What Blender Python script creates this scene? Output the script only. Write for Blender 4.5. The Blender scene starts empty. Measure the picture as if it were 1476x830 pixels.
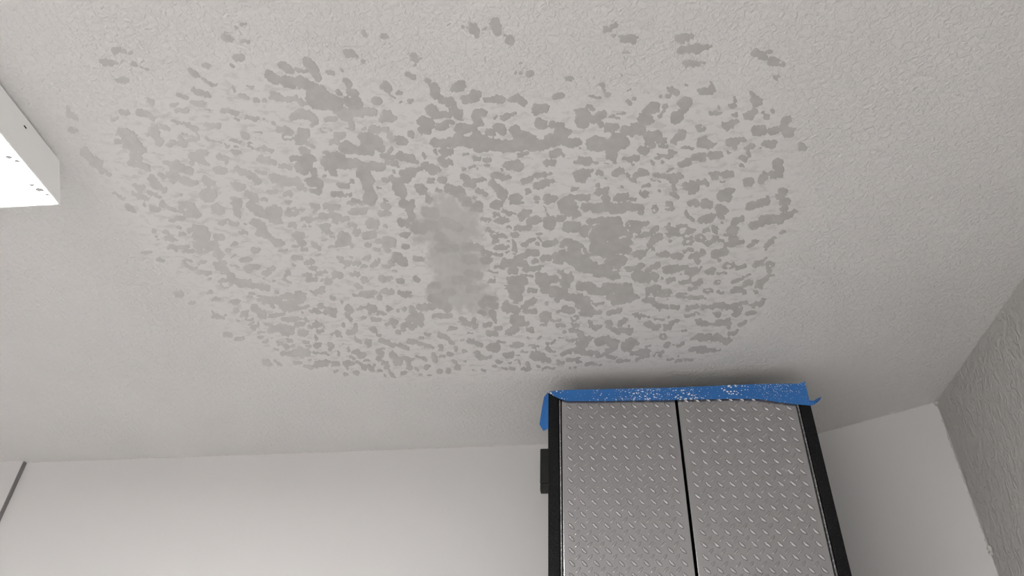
import bpy, bmesh, math, random
import numpy as np
from mathutils import Matrix, Vector

# ------------------------------------------------------------------ camera
scene = bpy.context.scene
W_PX, H_PX, F_PX = 1476.0, 830.0, 1075.0
CEIL_Z = 2.442                      # ceiling height
RISE = 1.202                        # camera to ceiling
CAM = Vector((0.0, 0.0, CEIL_Z - RISE))
_up = Vector((52, -1395, F_PX)).normalized()
_dp = Vector((141, 833, F_PX)); _dp = (_dp - _up * _dp.dot(_up)).normalized()
_rt = _dp.cross(_up)
cr = Vector((_rt.x, _dp.x, _up.x)); cd = Vector((_rt.y, _dp.y, _up.y)); cf = Vector((_rt.z, _dp.z, _up.z))
cam_data = bpy.data.cameras.new('camera')
cam_data.sensor_width = 36.0
cam_data.lens = F_PX / W_PX * 36.0
cam_data.clip_start = 0.01
cam = bpy.data.objects.new('camera', cam_data)
m = Matrix.Identity(4)
for i in range(3):
    m[i][0] = cr[i]; m[i][1] = -cd[i]; m[i][2] = -cf[i]; m[i][3] = CAM[i]
cam.matrix_world = m
scene.collection.objects.link(cam)
scene.camera = cam

# ------------------------------------------------------------------ sky, view
world = bpy.data.worlds.new('sky'); scene.world = world; world.use_nodes = True
wn = world.node_tree.nodes
wn['Background'].inputs[0].default_value = (0.93, 0.96, 1.0, 1)
wn['Background'].inputs[1].default_value = 1.7
scene.view_settings.view_transform = 'Standard'
scene.view_settings.look = 'None'
scene.view_settings.gamma = 1.0
scene.view_settings.use_curve_mapping = False
scene.view_settings.exposure = 0.47
LAMP = 25.0                          # radiance of the ceiling fixture's diffuser

sun_data = bpy.data.lights.new('sun', 'SUN'); sun_data.energy = 5.0; sun_data.angle = math.radians(0.6); sun_data.color = (1.0, 0.96, 0.91)
sun = bpy.data.objects.new('sun', sun_data); scene.collection.objects.link(sun)
sun.rotation_euler = Vector((0.12, 0.80, -0.58)).to_track_quat('-Z', 'Y').to_euler()   # comes in through the open garage door
random.seed(4)
C = scene.collection

# ------------------------------------------------------------------ helpers
def ray(x, y):
    u, v = x - W_PX / 2, y - H_PX / 2
    return cr * u + cd * v + cf * F_PX
def on_z(x, y, z):                  # the point of a horizontal plane that a traced mark lies on
    r = ray(x, y); return CAM + r * ((z - CAM.z) / r.z)
def on_y(x, y, Y):
    r = ray(x, y); return CAM + r * ((Y - CAM.y) / r.y)

def link(name, me, parent=None, mat=None):
    o = bpy.data.objects.new(name, me); C.objects.link(o)
    if parent: o.parent = parent
    if mat is not None and me is not None:
        me.materials.clear(); me.materials.append(mat.m)
    return o
def mesh(name, verts, faces):
    me = bpy.data.meshes.new(name); me.from_pydata([tuple(v) for v in verts], [], faces); me.update(); return me
def bm_mesh(name, bm):
    me = bpy.data.meshes.new(name); bm.normal_update(); bm.to_mesh(me); bm.free(); return me
def add_box(bm, x0, x1, y0, y1, z0, z1, bev=0.0, seg=2):
    vs = [bm.verts.new(p) for p in ((x0,y0,z0),(x1,y0,z0),(x1,y1,z0),(x0,y1,z0),(x0,y0,z1),(x1,y0,z1),(x1,y1,z1),(x0,y1,z1))]
    fs = [bm.faces.new([vs[i] for i in f]) for f in ((3,2,1,0),(4,5,6,7),(0,1,5,4),(1,2,6,5),(2,3,7,6),(3,0,4,7))]
    if bev:
        es = list({e for f in fs for e in f.edges})
        bmesh.ops.bevel(bm, geom=es, offset=bev, segments=seg, affect='EDGES', profile=0.5)
def box_obj(name, ext, mat, parent=None, bev=0.0, seg=2):
    bm = bmesh.new(); add_box(bm, *ext, bev=bev, seg=seg); return link(name, bm_mesh(name, bm), parent, mat)
def prism(name, loop, z0, z1, mat, parent=None):        # vertical prism over a plan outline
    n = len(loop)
    vs = [(x, y, z0) for x, y in loop] + [(x, y, z1) for x, y in loop]
    fs = [tuple(range(n - 1, -1, -1)), tuple(range(n, 2 * n))] + [(i, (i + 1) % n, n + (i + 1) % n, n + i) for i in range(n)]
    bm = bmesh.new(); bv = [bm.verts.new(v) for v in vs]
    for f in fs: bm.faces.new([bv[i] for i in f])
    bmesh.ops.recalc_face_normals(bm, faces=bm.faces[:])
    return link(name, bm_mesh(name, bm), parent, mat)
def empty(name, loc):
    o = bpy.data.objects.new(name, None); C.objects.link(o); o.location = loc; return o
def tag(o, label, cat, group=None):
    o['label'] = label; o['category'] = cat
    if group: o['group'] = group
    return o
def struct(o, label=None):
    o['kind'] = 'structure'
    if label: o['label'] = label
    return o
def keep_world(child, parent):
    child.parent = parent; child.matrix_parent_inverse = parent.matrix_basis.inverted()

# ------------------------------------------------------------------ materials
class M:
    def __init__(s, name, col=(0.8,0.8,0.8), rough=0.6, metal=0.0, spec=0.5):
        s.m = bpy.data.materials.new(name); s.m.use_nodes = True
        s.n = s.m.node_tree.nodes; s.l = s.m.node_tree.links
        s.b = s.n['Principled BSDF']
        s.b.inputs['Base Color'].default_value = (*col, 1); s.b.inputs['Roughness'].default_value = rough
        s.b.inputs['Metallic'].default_value = metal; s.b.inputs['Specular IOR Level'].default_value = spec
        s.tc = None
    def co(s):
        if not s.tc: s.tc = s.n.new('ShaderNodeTexCoord')
        return s.tc.outputs['Object']
    def mapped(s, scale):
        mp = s.n.new('ShaderNodeMapping'); s.l.new(s.co(), mp.inputs[0]); mp.inputs['Scale'].default_value = scale; return mp.outputs[0]
    def noise(s, scale, detail=3, rough=0.5, vec=None, dist=0.0):
        t = s.n.new('ShaderNodeTexNoise'); s.l.new(vec or s.co(), t.inputs['Vector'])
        t.inputs['Scale'].default_value = scale; t.inputs['Detail'].default_value = detail; t.inputs['Roughness'].default_value = rough
        t.inputs['Distortion'].default_value = dist
        return t.outputs[0]
    def voro(s, scale, vec=None, feature='F1', out='Distance'):
        t = s.n.new('ShaderNodeTexVoronoi'); t.feature = feature; s.l.new(vec or s.co(), t.inputs['Vector'])
        t.inputs['Scale'].default_value = scale; return t.outputs[out]
    def rng(s, v, a, b, c=0.0, d=1.0):
        t = s.n.new('ShaderNodeMapRange'); s.l.new(v, t.inputs[0])
        for i, x in enumerate((a, b, c, d)): t.inputs[i + 1].default_value = x
        return t.outputs[0]
    def math(s, op, a, b=None):
        t = s.n.new('ShaderNodeMath'); t.operation = op
        for i, x in enumerate((a, b)):
            if x is None: continue
            if isinstance(x, (int, float)): t.inputs[i].default_value = x
            else: s.l.new(x, t.inputs[i])
        return t.outputs[0]
    def attr(s, name):
        t = s.n.new('ShaderNodeAttribute'); t.attribute_name = name; return t.outputs['Fac']
    def mix(s, f, a, b):
        t = s.n.new('ShaderNodeMix'); t.data_type = 'RGBA'
        if isinstance(f, (int, float)): t.inputs[0].default_value = f
        else: s.l.new(f, t.inputs[0])
        for i, x in ((6, a), (7, b)):
            if isinstance(x, tuple): t.inputs[i].default_value = (*x, 1)
            else: s.l.new(x, t.inputs[i])
        return t.outputs[2]
    def color(s, c): s.l.new(c, s.b.inputs['Base Color'])
    def bump(s, h, strength, dist):
        t = s.n.new('ShaderNodeBump'); s.l.new(h, t.inputs['Height'])
        if isinstance(strength, (int, float)): t.inputs['Strength'].default_value = strength
        else: s.l.new(strength, t.inputs['Strength'])
        t.inputs['Distance'].default_value = dist; s.l.new(t.outputs[0], s.b.inputs['Normal'])

CEIL_COL = (0.70, 0.675, 0.655)
mc = M('ceiling_texture_paint', CEIL_COL, 0.55, spec=0.35)
skim = mc.attr('skim')
h = mc.math('ADD', mc.rng(mc.noise(92, 4, 0.55, dist=0.6), 0.42, 0.66), mc.math('MULTIPLY', mc.noise(210, 3, 0.6), 0.5))
mc.bump(h, mc.rng(skim, 0, 1, 0.45, 0.05), 0.005)
film = mc.mix(mc.rng(mc.noise(34, 4, 0.6, vec=mc.mapped((1, 1.7, 1)), dist=0.4), 0.50, 0.64), (0.81, 0.795, 0.785), (0.70, 0.685, 0.672))   # thin half-dry film between the splats
mc.color(mc.mix(skim, mc.mix(mc.rng(mc.noise(3.0, 3), 0.35, 0.7), (0.785, 0.77, 0.76), (0.82, 0.805, 0.795)), film))

mp_ = M('damp_joint_compound', (0.5, 0.48, 0.46), 0.6, spec=0.3)
tone = mp_.attr('tone')
mp_.color(mp_.mix(tone, (0.805, 0.79, 0.78), mp_.mix(mp_.rng(mp_.noise(40, 4), 0.3, 0.7), (0.505,0.49,0.478), (0.565,0.55,0.536))))
mp_.bump(mp_.noise(120, 3), 0.08, 0.003)

mw = M('smooth_wall_paint', (0.70, 0.685, 0.68), 0.55, spec=0.35)
mw.bump(mw.noise(220, 2), 0.06, 0.002)
mr = M('textured_grey_wall', (0.59, 0.575, 0.56), 0.55, spec=0.35)
mr.bump(mr.math('ADD', mr.rng(mr.noise(60, 4, 0.55, vec=mr.mapped((1, 1.0, 0.6)), dist=0.8), 0.45, 0.66), mr.math('MULTIPLY', mr.noise(150, 3), 0.4)), 0.65, 0.005)
mf = M('concrete_floor', (0.5, 0.48, 0.46), 0.7)
mf.color(mf.mix(mf.noise(2.5, 6), (0.72, 0.71, 0.70), (0.78, 0.77, 0.76)))
mfar = M('rear_wall_paint', (0.7, 0.68, 0.66), 0.6)
mjoint = M('wall_joint_grey', (0.26, 0.25, 0.25), 0.7)
mcaulk = M('texture_crumbs', (0.62, 0.6, 0.58), 0.6)

mblk = M('black_hammered_coat', (0.006, 0.006, 0.007), 0.6, spec=0.18)
sp = mblk.rng(mblk.voro(420), 0.16, 0.30, 1, 0)
mblk.color(mblk.mix(mblk.math('MULTIPLY', sp, 0.55), (0.005, 0.005, 0.006), (0.10, 0.097, 0.094)))
mblk.bump(mblk.noise(500, 2), 0.25, 0.001)
mdark = M('interior_and_gap_shade_black', (0.01, 0.01, 0.011), 0.8)
msil = M('silver_tread_coat', (0.33, 0.325, 0.33), 0.26, 0.75)
msil.color(msil.mix(msil.noise(300, 2), (0.40, 0.393, 0.40), (0.445, 0.437, 0.445)))
mtrim = M('door_edge_metal', (0.42, 0.41, 0.41), 0.4, 0.5)
mtrim.color(mtrim.mix(mtrim.rng(mtrim.voro(160), 0.2, 0.5), (0.5, 0.49, 0.49), (0.22, 0.215, 0.215)))
mbox = M('black_box_plastic', (0.024, 0.0235, 0.0235), 0.55, spec=0.3)
mtape = M('blue_masking_tape', (0.035, 0.15, 0.42), 0.6)
dens = mtape.noise(7, 2)
s1 = mtape.math('LESS_THAN', mtape.voro(210), mtape.rng(dens, 0.36, 0.70, 0.05, 0.34))
s2 = mtape.math('LESS_THAN', mtape.voro(110, vec=mtape.mapped((1.0, 1.0, 1.25))), mtape.rng(mtape.noise(11, 2), 0.36, 0.66, 0.05, 0.36))
mtape.color(mtape.mix(mtape.math('MAXIMUM', s1, s2), mtape.mix(mtape.noise(60, 3), (0.018, 0.135, 0.42), (0.03, 0.175, 0.50)), (0.80, 0.83, 0.86)))
mtape.bump(mtape.noise(300, 2), 0.15, 0.001)
mtape2 = M('blue_masking_tape_clean', (0.02, 0.15, 0.46), 0.6)
mhouse = M('fixture_acrylic_side', (0.80, 0.79, 0.78), 0.4)
mhouse.b.inputs['Emission Color'].default_value = (1.0, 0.985, 0.97, 1)
mhouse.b.inputs['Emission Strength'].default_value = 0.11   # the acrylic sides pass a little of the lamp light
mlens = M('glowing_prismatic_diffuser', (0.9, 0.9, 0.9), 0.4)
mlens.b.inputs['Emission Color'].default_value = (1.0, 0.985, 0.97, 1)
mlens.b.inputs['Emission Strength'].default_value = LAMP
mbug = M('dark_debris', (0.014, 0.013, 0.012), 0.9, spec=0.05)
mdebris = M('backlit_debris')
tr = mdebris.n.new('ShaderNodeBsdfTranslucent'); tr.inputs[0].default_value = (0.016, 0.0155, 0.015, 1)
mdebris.l.new(tr.outputs[0], mdebris.n['Material Output'].inputs[0])
mground = M('driveway_concrete', (0.55, 0.54, 0.52), 0.8)
mground.color(mground.mix(mground.noise(1.2, 5), (0.5, 0.49, 0.47), (0.6, 0.59, 0.57)))

# ------------------------------------------------------------------ the room
H = RISE
XR = 0.909 * H                                   # right wall
XL, YREAR = -4.3, -4.2
def back_y(x): return H * (2.060 - 0.036 * (x / H + 0.145))
BEND = (0.633 * H, back_y(0.633 * H)); CORNER = (XR, 1.853 * H)
XJ = -1.863 * H                                  # the joint in the back wall
JD = 0.016                                       # the far wall section stands proud of it

struct(box_obj('floor', (XL, XR + 0.15, YREAR, 2.9, -0.12, 0.0), mf), 'grey concrete garage floor')
struct(box_obj('driveway', (-14, 12, -22, YREAR, -0.14, -0.02), mground), 'pale concrete driveway outside the open garage door')
struct(prism('wall_back', [(XJ, back_y(XJ)), BEND, (BEND[0] + 0.05, BEND[1] + 0.12), (XJ, back_y(XJ) + 0.12)], 0, CEIL_Z + 0.01, mw), 'smooth white painted back wall behind the cabinet')
struct(prism('wall_back_left', [(XL, back_y(XL) - JD), (XJ, back_y(XJ) - JD), (XJ, back_y(XJ) + 0.12), (XL, back_y(XL) + 0.12)], 0, CEIL_Z + 0.01, mw), 'white wall section beyond the dark vertical joint')
struct(prism('wall_angled', [BEND, CORNER, (XR + 0.12, CORNER[1] + 0.02), (BEND[0] + 0.05, BEND[1] + 0.12)], 0, CEIL_Z + 0.01, mw), 'smooth white angled wall between cabinet and grey wall')
struct(box_obj('wall_right', (XR, XR + 0.12, YREAR, CORNER[1] + 0.02, 0, CEIL_Z + 0.01), mr), 'rough textured grey side wall')
struct(box_obj('wall_left', (XL - 0.12, XL, YREAR, 2.9, 0, CEIL_Z + 0.01), mfar), 'plain painted wall on the far side of the garage')
bm = bmesh.new()
add_box(bm, XL, -3.9, YREAR - 0.15, YREAR, 0, CEIL_Z + 0.01)
add_box(bm, 0.75, XR + 0.12, YREAR - 0.15, YREAR, 0, CEIL_Z + 0.01)
add_box(bm, -3.9, 0.75, YREAR - 0.15, YREAR, 2.15, CEIL_Z + 0.01)
struct(link('wall_rear', bm_mesh('wall_rear', bm), None, mfar), 'painted wall around the open garage door')
# the grey joint face between the two back wall sections
struct(prism('trim_1', [(XJ - 0.001, back_y(XJ) - JD - 0.001), (XJ + 0.003, back_y(XJ) - JD - 0.001), (XJ + 0.004, back_y(XJ) + 0.002), (XJ - 0.001, back_y(XJ) + 0.002)], 0, CEIL_Z - 0.004, mjoint), 'narrow dark grey vertical joint in the white back wall')

# ceiling: one slab whose underside carries the skimmed repair patch
PATCH = [(150,190),(185,150),(265,118),(400,85),(520,110),(600,130),(720,135),(880,140),(1010,118),(1110,150),(1150,230),(1158,310),(1125,370),(1105,470),(1020,520),(860,532),(700,545),(560,548),(430,530),(330,478),(255,400),(190,330),(160,265)]
poly = np.array([on_z(x, y, CEIL_Z)[:2] for x, y in PATCH])
def poly_sd(px, py):
    n = len(poly); d = np.full(px.shape, 1e9); ins = np.zeros(px.shape, bool)
    for i in range(n):
        a, b = poly[i], poly[(i + 1) % n]; e = b - a
        wx, wy = px - a[0], py - a[1]
        t = np.clip((wx * e[0] + wy * e[1]) / (e @ e), 0, 1)
        d = np.minimum(d, np.hypot(wx - e[0] * t, wy - e[1] * t))
        c = ((a[1] > py) != (b[1] > py)) & (px < (b[0] - a[0]) * (py - a[1]) / (b[1] - a[1] + 1e-12) + a[0])
        ins ^= c
    return np.where(ins, -d, d)
xs = np.concatenate([[XL], np.linspace(-1.35, 1.0, 130), [XR + 0.12]])
ys = np.concatenate([[YREAR - 0.15], np.linspace(0.55, 2.35, 110), [2.9]])
gx, gy = np.meshgrid(xs, ys)
nx, ny = len(xs), len(ys)
verts = np.stack([gx.ravel(), gy.ravel(), np.full(gx.size, CEIL_Z)], 1).tolist()
faces = [(j * nx + i, (j + 1) * nx + i, (j + 1) * nx + i + 1, j * nx + i + 1) for j in range(ny - 1) for i in range(nx - 1)]
k = len(verts)
verts += [(XL, YREAR - 0.15, CEIL_Z + 0.15), (XR + 0.12, YREAR - 0.15, CEIL_Z + 0.15), (XR + 0.12, 2.9, CEIL_Z + 0.15), (XL, 2.9, CEIL_Z + 0.15)]
faces.append((k, k + 1, k + 2, k + 3))
row0 = list(range(nx)); row1 = [(ny - 1) * nx + i for i in range(nx)]
faces += [tuple(row0 + [k + 1, k]), tuple(row1[::-1] + [k + 3, k + 2]),
          tuple([j * nx for j in range(ny)][::-1] + [k, k + 3]), tuple([j * nx + nx - 1 for j in range(ny)] + [k + 2, k + 1])]
cme = mesh('ceiling', verts, faces)
sd = poly_sd(gx.ravel(), gy.ravel())
at = cme.attributes.new('skim', 'FLOAT', 'POINT')
at.data.foreach_set('value', np.concatenate([np.clip(0.5 - sd / 0.07, 0, 1), np.zeros(4)]).astype(np.float32))
ceiling = struct(link('ceiling', cme, None, mc), 'pale textured ceiling with a blotchy skimmed repair patch')

# rough texture crumbs along the corners of the grey wall
def bead(name, a, b, parent, r, step=0.006):
    a, b = Vector(a), Vector(b); n = max(4, int((b - a).length / step)); d = (b - a).normalized()
    u = d.orthogonal().normalized(); v = d.cross(u); vs, fs = [], []
    for i in range(n + 1):
        p = a.lerp(b, i / n); rr = r * (0.25 + 1.1 * random.random() ** 2)
        for q in range(6):
            an = q * math.pi / 3
            vs.append(p + (u * math.cos(an) + v * math.sin(an)) * rr * random.uniform(0.7, 1.2))
    for i in range(n):
        for q in range(6):
            fs.append((i * 6 + q, i * 6 + (q + 1) % 6, (i + 1) * 6 + (q + 1) % 6, (i + 1) * 6 + q))
    me = mesh(name, vs, fs)
    for p in me.polygons: p.use_smooth = True
    return link(name, me, parent, mcaulk)
wr = bpy.data.objects['wall_right']; wa = bpy.data.objects['wall_angled']; wb = bpy.data.objects['wall_back']
bead('texture_bead', (XR, CORNER[1], CEIL_Z), (XR, CORNER[1], 1.2), wr, 0.003)
bead('texture_bead', (XR, CORNER[1], CEIL_Z), (XR, 0.2, CEIL_Z), wr, 0.003)
bead('texture_bead', (BEND[0], BEND[1], CEIL_Z), (CORNER[0], CORNER[1], CEIL_Z), wa, 0.002)
bead('texture_bead', (XJ + 0.02, back_y(XJ + 0.02), CEIL_Z), (BEND[0], BEND[1], CEIL_Z), wb, 0.0018)
def lump(p, r, parent):
    bm = bmesh.new(); bmesh.ops.create_icosphere(bm, subdivisions=2, radius=r)
    for v in bm.verts: v.co = Vector(p) + v.co * random.uniform(0.75, 1.15)
    link('texture_lump', bm_mesh('texture_lump', bm), parent, mcaulk)
lump((XR - 0.002, CORNER[1] - 0.004, CEIL_Z - 0.006), 0.009, wr)
q = on_y(1420, 790, CORNER[1] - 0.01); lump((XR - 0.001, CORNER[1] - 0.008, q.z), 0.009, wr)
lump((XR - 0.001, CORNER[1] - 0.006, q.z - 0.012), 0.007, wr)

# ------------------------------------------------------------------ traced compound splats on the ceiling
# each tile: origin in the photograph, tone, then strokes x1,y1,x2,y2,r (negative r cuts a hole) in units of 1/6.15 px
S = 6.15
TILES = []
def tile(x, y, tn, data): TILES.append((x, y, tn, data))
tile(90, 20, .8, """465,320,480,320,36;520,338,540,335,18;595,335,605,335,20;390,432,430,436,36;345,420,360,425,20;470,438,480,440,14;515,412,560,420,8;615,442,650,446,22;690,465,755,495,8;525,585,545,587,30;490,585,580,590,20;1135,500,1190,545,28;1240,575,1330,630,16;1360,640,1390,620,8;1265,455,1290,465,25;1420,200,1470,225,30;1170,680,1290,720,32;1030,720,1090,745,22""")
tile(90, 20, .55, """970,805,1010,800,18;760,775,790,785,30;1150,790,1240,800,25""")
tile(330, 20, .9, """110,95,150,85,14;55,110,65,120,14;10,215,15,235,22;100,240,170,245,16;60,390,120,390,30;20,450,40,465,16;470,455,520,490,36;540,500,560,505,25;600,500,690,510,22;355,540,410,580,48;500,590,560,610,52;620,600,720,640,52;760,690,840,760,85;900,770,960,800,60;720,740,760,800,45;700,425,760,500,42;760,540,800,570,28;1190,160,1220,195,22;1375,195,1395,210,25;1040,345,1090,355,38;1120,375,1140,378,18;1190,425,1200,425,18;880,520,920,530,25;1000,490,1010,500,15;1040,590,1070,630,30;1080,680,1110,720,38;1120,760,1140,800,45;1050,770,1080,800,40;960,690,985,710,18;1375,630,1410,670,38;1300,770,1320,775,35;1440,720,1470,740,12""")
tile(330, 20, .7, """100,720,160,745,20;230,765,250,770,20;390,720,440,745,36;480,760,590,750,28;310,770,320,775,22;620,770,660,800,30;160,640,210,650,14;30,650,60,690,14""")
tile(570, 20, 1, """690,110,715,180,36;700,150,710,160,44;600,110,610,115,14;770,145,800,130,10;880,80,900,150,46;920,120,920,130,30;1010,230,1025,240,38;960,190,965,190,10;575,150,575,180,5;640,125,650,130,12;160,375,180,410,32;210,400,225,400,14;150,465,170,455,8;110,540,150,560,26;270,590,300,600,22;335,650,360,720,42;380,700,390,740,28;530,650,590,640,45;490,670,510,670,20;1185,530,1200,530,30;1105,530,1115,530,15;1065,520,1070,520,8;1105,440,1110,435,8;470,100,490,90,8;20,700,40,700,22;120,765,140,780,22;45,785,50,785,14;400,770,500,760,28;620,760,700,740,42;700,700,740,710,30;800,760,850,765,26;880,755,950,760,36;1010,760,1060,765,26;1080,750,1140,790,32;470,800,510,800,30;1420,735,1476,720,25;1240,815,1340,815,22""")
tile(810, 20, 1, """470,100,440,115,26;380,140,430,135,24;460,195,465,200,15;540,220,620,220,38;650,210,665,208,15;545,345,600,335,12;545,375,550,380,10;1040,220,1100,205,36;1120,195,1145,195,22;1060,240,1070,245,24;1050,320,1120,315,28;1150,310,1220,310,42;1260,300,1310,290,18;1190,340,1200,340,24;1100,440,1200,440,28;1230,430,1260,430,10;45,575,80,575,22;100,583,120,585,8;350,630,370,680,22;390,720,410,715,26;240,730,330,740,10;590,775,600,785,26;630,750,640,755,20;970,675,1000,690,38;930,720,960,730,15;880,730,885,735,12;1090,620,1110,625,10;1230,685,1310,685,30;1330,640,1330,680,24;1325,600,1330,620,14;1375,595,1380,595,8;590,675,600,670,10;800,810,830,815,42;910,820,920,820,22;1080,790,1110,785,52;230,820,250,820,24;1380,820,1390,825,18;510,530,530,540,8""")
tile(1000, 20, 1, """545,340,560,350,34;600,360,620,370,40;650,340,680,330,24;690,420,740,430,36;760,440,800,440,26;520,360,530,370,16;710,570,730,575,18;750,545,765,550,10;500,690,520,710,15;540,770,560,780,48;580,745,600,760,20;360,740,370,770,16;330,815,350,810,26;775,430,777,432,-12""")
tile(90, 155, .55, """30,40,60,60,40;90,85,110,90,24;15,10,20,20,45;70,195,110,210,22;120,210,125,210,20;190,400,230,430,42;200,370,205,380,25;280,480,320,500,45;330,540,350,560,35;400,580,420,590,20;200,325,205,330,10;450,755,500,790,14;520,800,540,808,18;530,40,570,45,25;440,100,490,95,18;680,40,740,60,35;780,80,810,95,22;520,220,570,220,42;620,230,650,245,20;540,290,560,330,30;600,310,640,340,60;680,340,710,380,40;620,420,680,450,38;600,490,640,500,30;690,500,750,540,34;480,300,500,310,25;790,200,830,250,38;850,290,860,310,40;740,240,760,240,14;800,160,820,170,25;870,170,940,190,22;950,330,980,310,26;1050,310,1080,320,42;1120,290,1200,280,14;1195,240,1200,260,14;1030,260,1050,270,20;1060,240,1110,235,8;980,120,1080,140,14;1110,150,1190,190,25;1010,30,1100,30,22;1260,10,1340,20,8;1420,25,1470,25,22;1270,150,1290,155,22;1330,160,1370,165,30;1385,185,1400,180,16;1270,265,1280,280,18;1300,295,1400,305,10;1440,320,1470,345,12;1160,430,1220,460,45;1200,395,1280,400,22;1240,490,1290,500,15;1390,440,1440,455,32;1440,480,1450,480,20;1370,550,1430,560,38;1275,635,1290,670,36;1320,670,1340,675,26;1270,770,1310,780,62;990,510,1040,540,45;1070,540,1130,560,38;920,490,950,500,22;870,595,900,610,25;950,590,1000,610,38;950,640,990,655,18;1070,640,1110,660,42;1150,665,1190,670,22;790,620,810,650,34;820,680,850,700,38;900,730,920,725,26;650,700,710,710,28;690,740,700,740,18;770,750,830,770,20;850,785,880,790,18;620,760,640,770,18;680,790,750,805,24;1045,765,1055,770,14;1140,480,1150,490,18""")
tile(330, 155, .72, """20,35,60,50,25;150,85,170,85,18;200,95,240,100,22;300,105,310,105,12;400,140,410,150,18;50,100,100,115,8;560,85,620,80,32;640,50,700,70,45;700,70,760,110,42;730,150,740,160,20;860,110,940,100,25;780,10,900,10,18;1000,60,1060,100,45;960,20,1010,30,40;1080,40,1280,40,40;1080,150,1090,170,35;1350,100,1460,90,30;1390,50,1420,50,30;450,190,510,195,30;540,210,560,215,20;130,240,160,255,32;230,215,290,225,10;240,265,300,260,6;190,330,245,350,28;200,335,235,347,-17;20,295,100,305,18;20,385,100,400,18;30,345,80,355,8;300,360,330,370,20;350,375,390,388,20;505,262,540,262,32;515,262,545,262,-20;650,220,680,225,40;610,280,640,290,46;690,320,750,350,16;830,200,880,200,28;835,198,880,198,-15;650,385,690,390,35;690,380,700,385,22;950,250,1000,250,35;910,310,960,300,30;1060,190,1100,185,22;1190,190,1200,190,22;1270,195,1310,200,38;1370,195,1400,195,30;1430,240,1450,280,25""")
tile(330, 155, .9, """1210,280,1300,310,65;1010,360,1100,370,45;1150,380,1250,380,45;1330,340,1350,360,35;1050,320,1060,330,30;1420,390,1440,370,20;1370,430,1476,440,26;1400,480,1476,500,25;560,450,640,460,32;680,450,740,450,35;630,520,700,510,55;640,570,680,570,25;750,560,760,590,35;850,400,900,410,22;920,420,990,440,35;860,480,900,530,50;950,500,1080,500,50;1120,480,1180,520,35;1180,530,1280,520,42;1300,520,1350,525,38;920,580,940,590,26;840,610,850,610,14;1170,580,1230,590,45;1200,640,1250,640,50;1220,700,1250,740,45;1240,790,1270,800,55;1090,815,1170,818,14;700,630,830,650,22;740,660,800,670,45;740,740,800,745,24;980,690,1050,690,25;1080,655,1100,655,20;1000,690,1005,692,-8;920,770,990,765,28;1040,775,1080,780,15;1320,700,1340,720,10;1380,815,1390,820,18;1360,640,1400,645,18;1440,620,1476,650,30;1455,560,1476,560,16""")
tile(330, 155, .55, """280,450,340,470,36;380,480,400,490,24;470,510,530,530,25;70,545,130,575,32;180,590,250,650,36;250,560,320,580,22;390,620,470,660,45;520,670,600,650,32;620,700,680,730,20;600,670,640,690,28;60,695,110,705,36;30,680,40,690,18;160,760,220,790,26;30,800,90,820,22;190,800,240,815,22;370,750,400,740,28;340,750,345,755,14;510,765,540,765,30;570,772,572,772,8;300,805,320,810,18""")
tile(570, 155, 1, """320,20,340,50,55;420,60,480,70,30;520,30,560,60,42;580,90,590,100,15;240,120,300,150,50;230,200,290,200,38;380,170,440,165,38;450,130,500,130,20;130,235,140,240,28;360,60,420,65,28;720,50,770,40,40;710,90,740,140,40;730,150,760,150,28;560,190,620,200,50;650,180,700,180,35;330,310,400,310,36;420,310,520,310,45;560,270,640,300,60;700,280,800,320,70;840,320,960,340,58;720,370,800,370,30;1000,340,1100,340,55;1060,200,1080,260,50;1120,250,1200,280,55;1150,330,1250,330,55;1240,350,1340,320,45;1380,270,1420,300,50;1450,220,1476,280,50;1270,130,1300,150,42;1390,155,1476,160,32;1240,30,1330,20,35;1230,40,1240,50,25;910,170,950,200,45;810,220,860,220,30;960,90,1000,70,30;880,90,900,85,15;1040,60,1070,50,12;840,200,880,240,20;620,245,650,242,-16;360,115,430,100,-16;510,97,515,97,-10;430,390,480,390,38;350,380,360,400,20;610,410,630,410,12;400,460,430,500,36;470,470,490,490,20;700,455,740,455,22;800,465,840,462,20;800,510,825,512,14;1090,430,1140,420,18;1000,520,1040,510,40;1080,510,1090,520,50;940,545,950,550,14;1090,420,1160,400,18;1390,420,1450,400,40;1340,490,1400,490,30;600,540,620,545,16;660,530,700,525,14;560,500,565,520,8;730,545,735,555,8;600,610,650,635,30;630,680,680,690,30;700,650,760,640,22;730,740,770,745,25;800,770,810,775,20;780,640,800,640,14;870,600,940,610,30;950,630,1000,620,25;860,660,900,710,30;930,740,960,780,45;980,740,990,750,20;1140,650,1210,630,28;1250,600,1320,590,28;1260,700,1330,670,38;1360,650,1390,645,18;1170,740,1190,740,22;1340,595,1365,590,14;1040,800,1100,800,35;1240,805,1280,800,16;1350,800,1400,800,35;260,500,270,510,35;310,540,340,560,42;370,550,380,555,20;300,640,320,645,30;400,640,430,645,32;80,600,140,580,48;50,650,100,640,35;180,560,220,550,22;20,700,50,740,55;60,440,140,455,42;30,420,60,430,35;180,485,190,490,22;30,290,80,300,38;20,520,25,525,15;210,710,240,730,45;280,800,300,810,25;470,710,500,730,35;540,740,580,745,40;370,720,400,730,14;60,800,70,820,20;150,820,160,825,20;580,810,650,820,18;700,793,720,793,6;245,420,260,430,20""")
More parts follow.
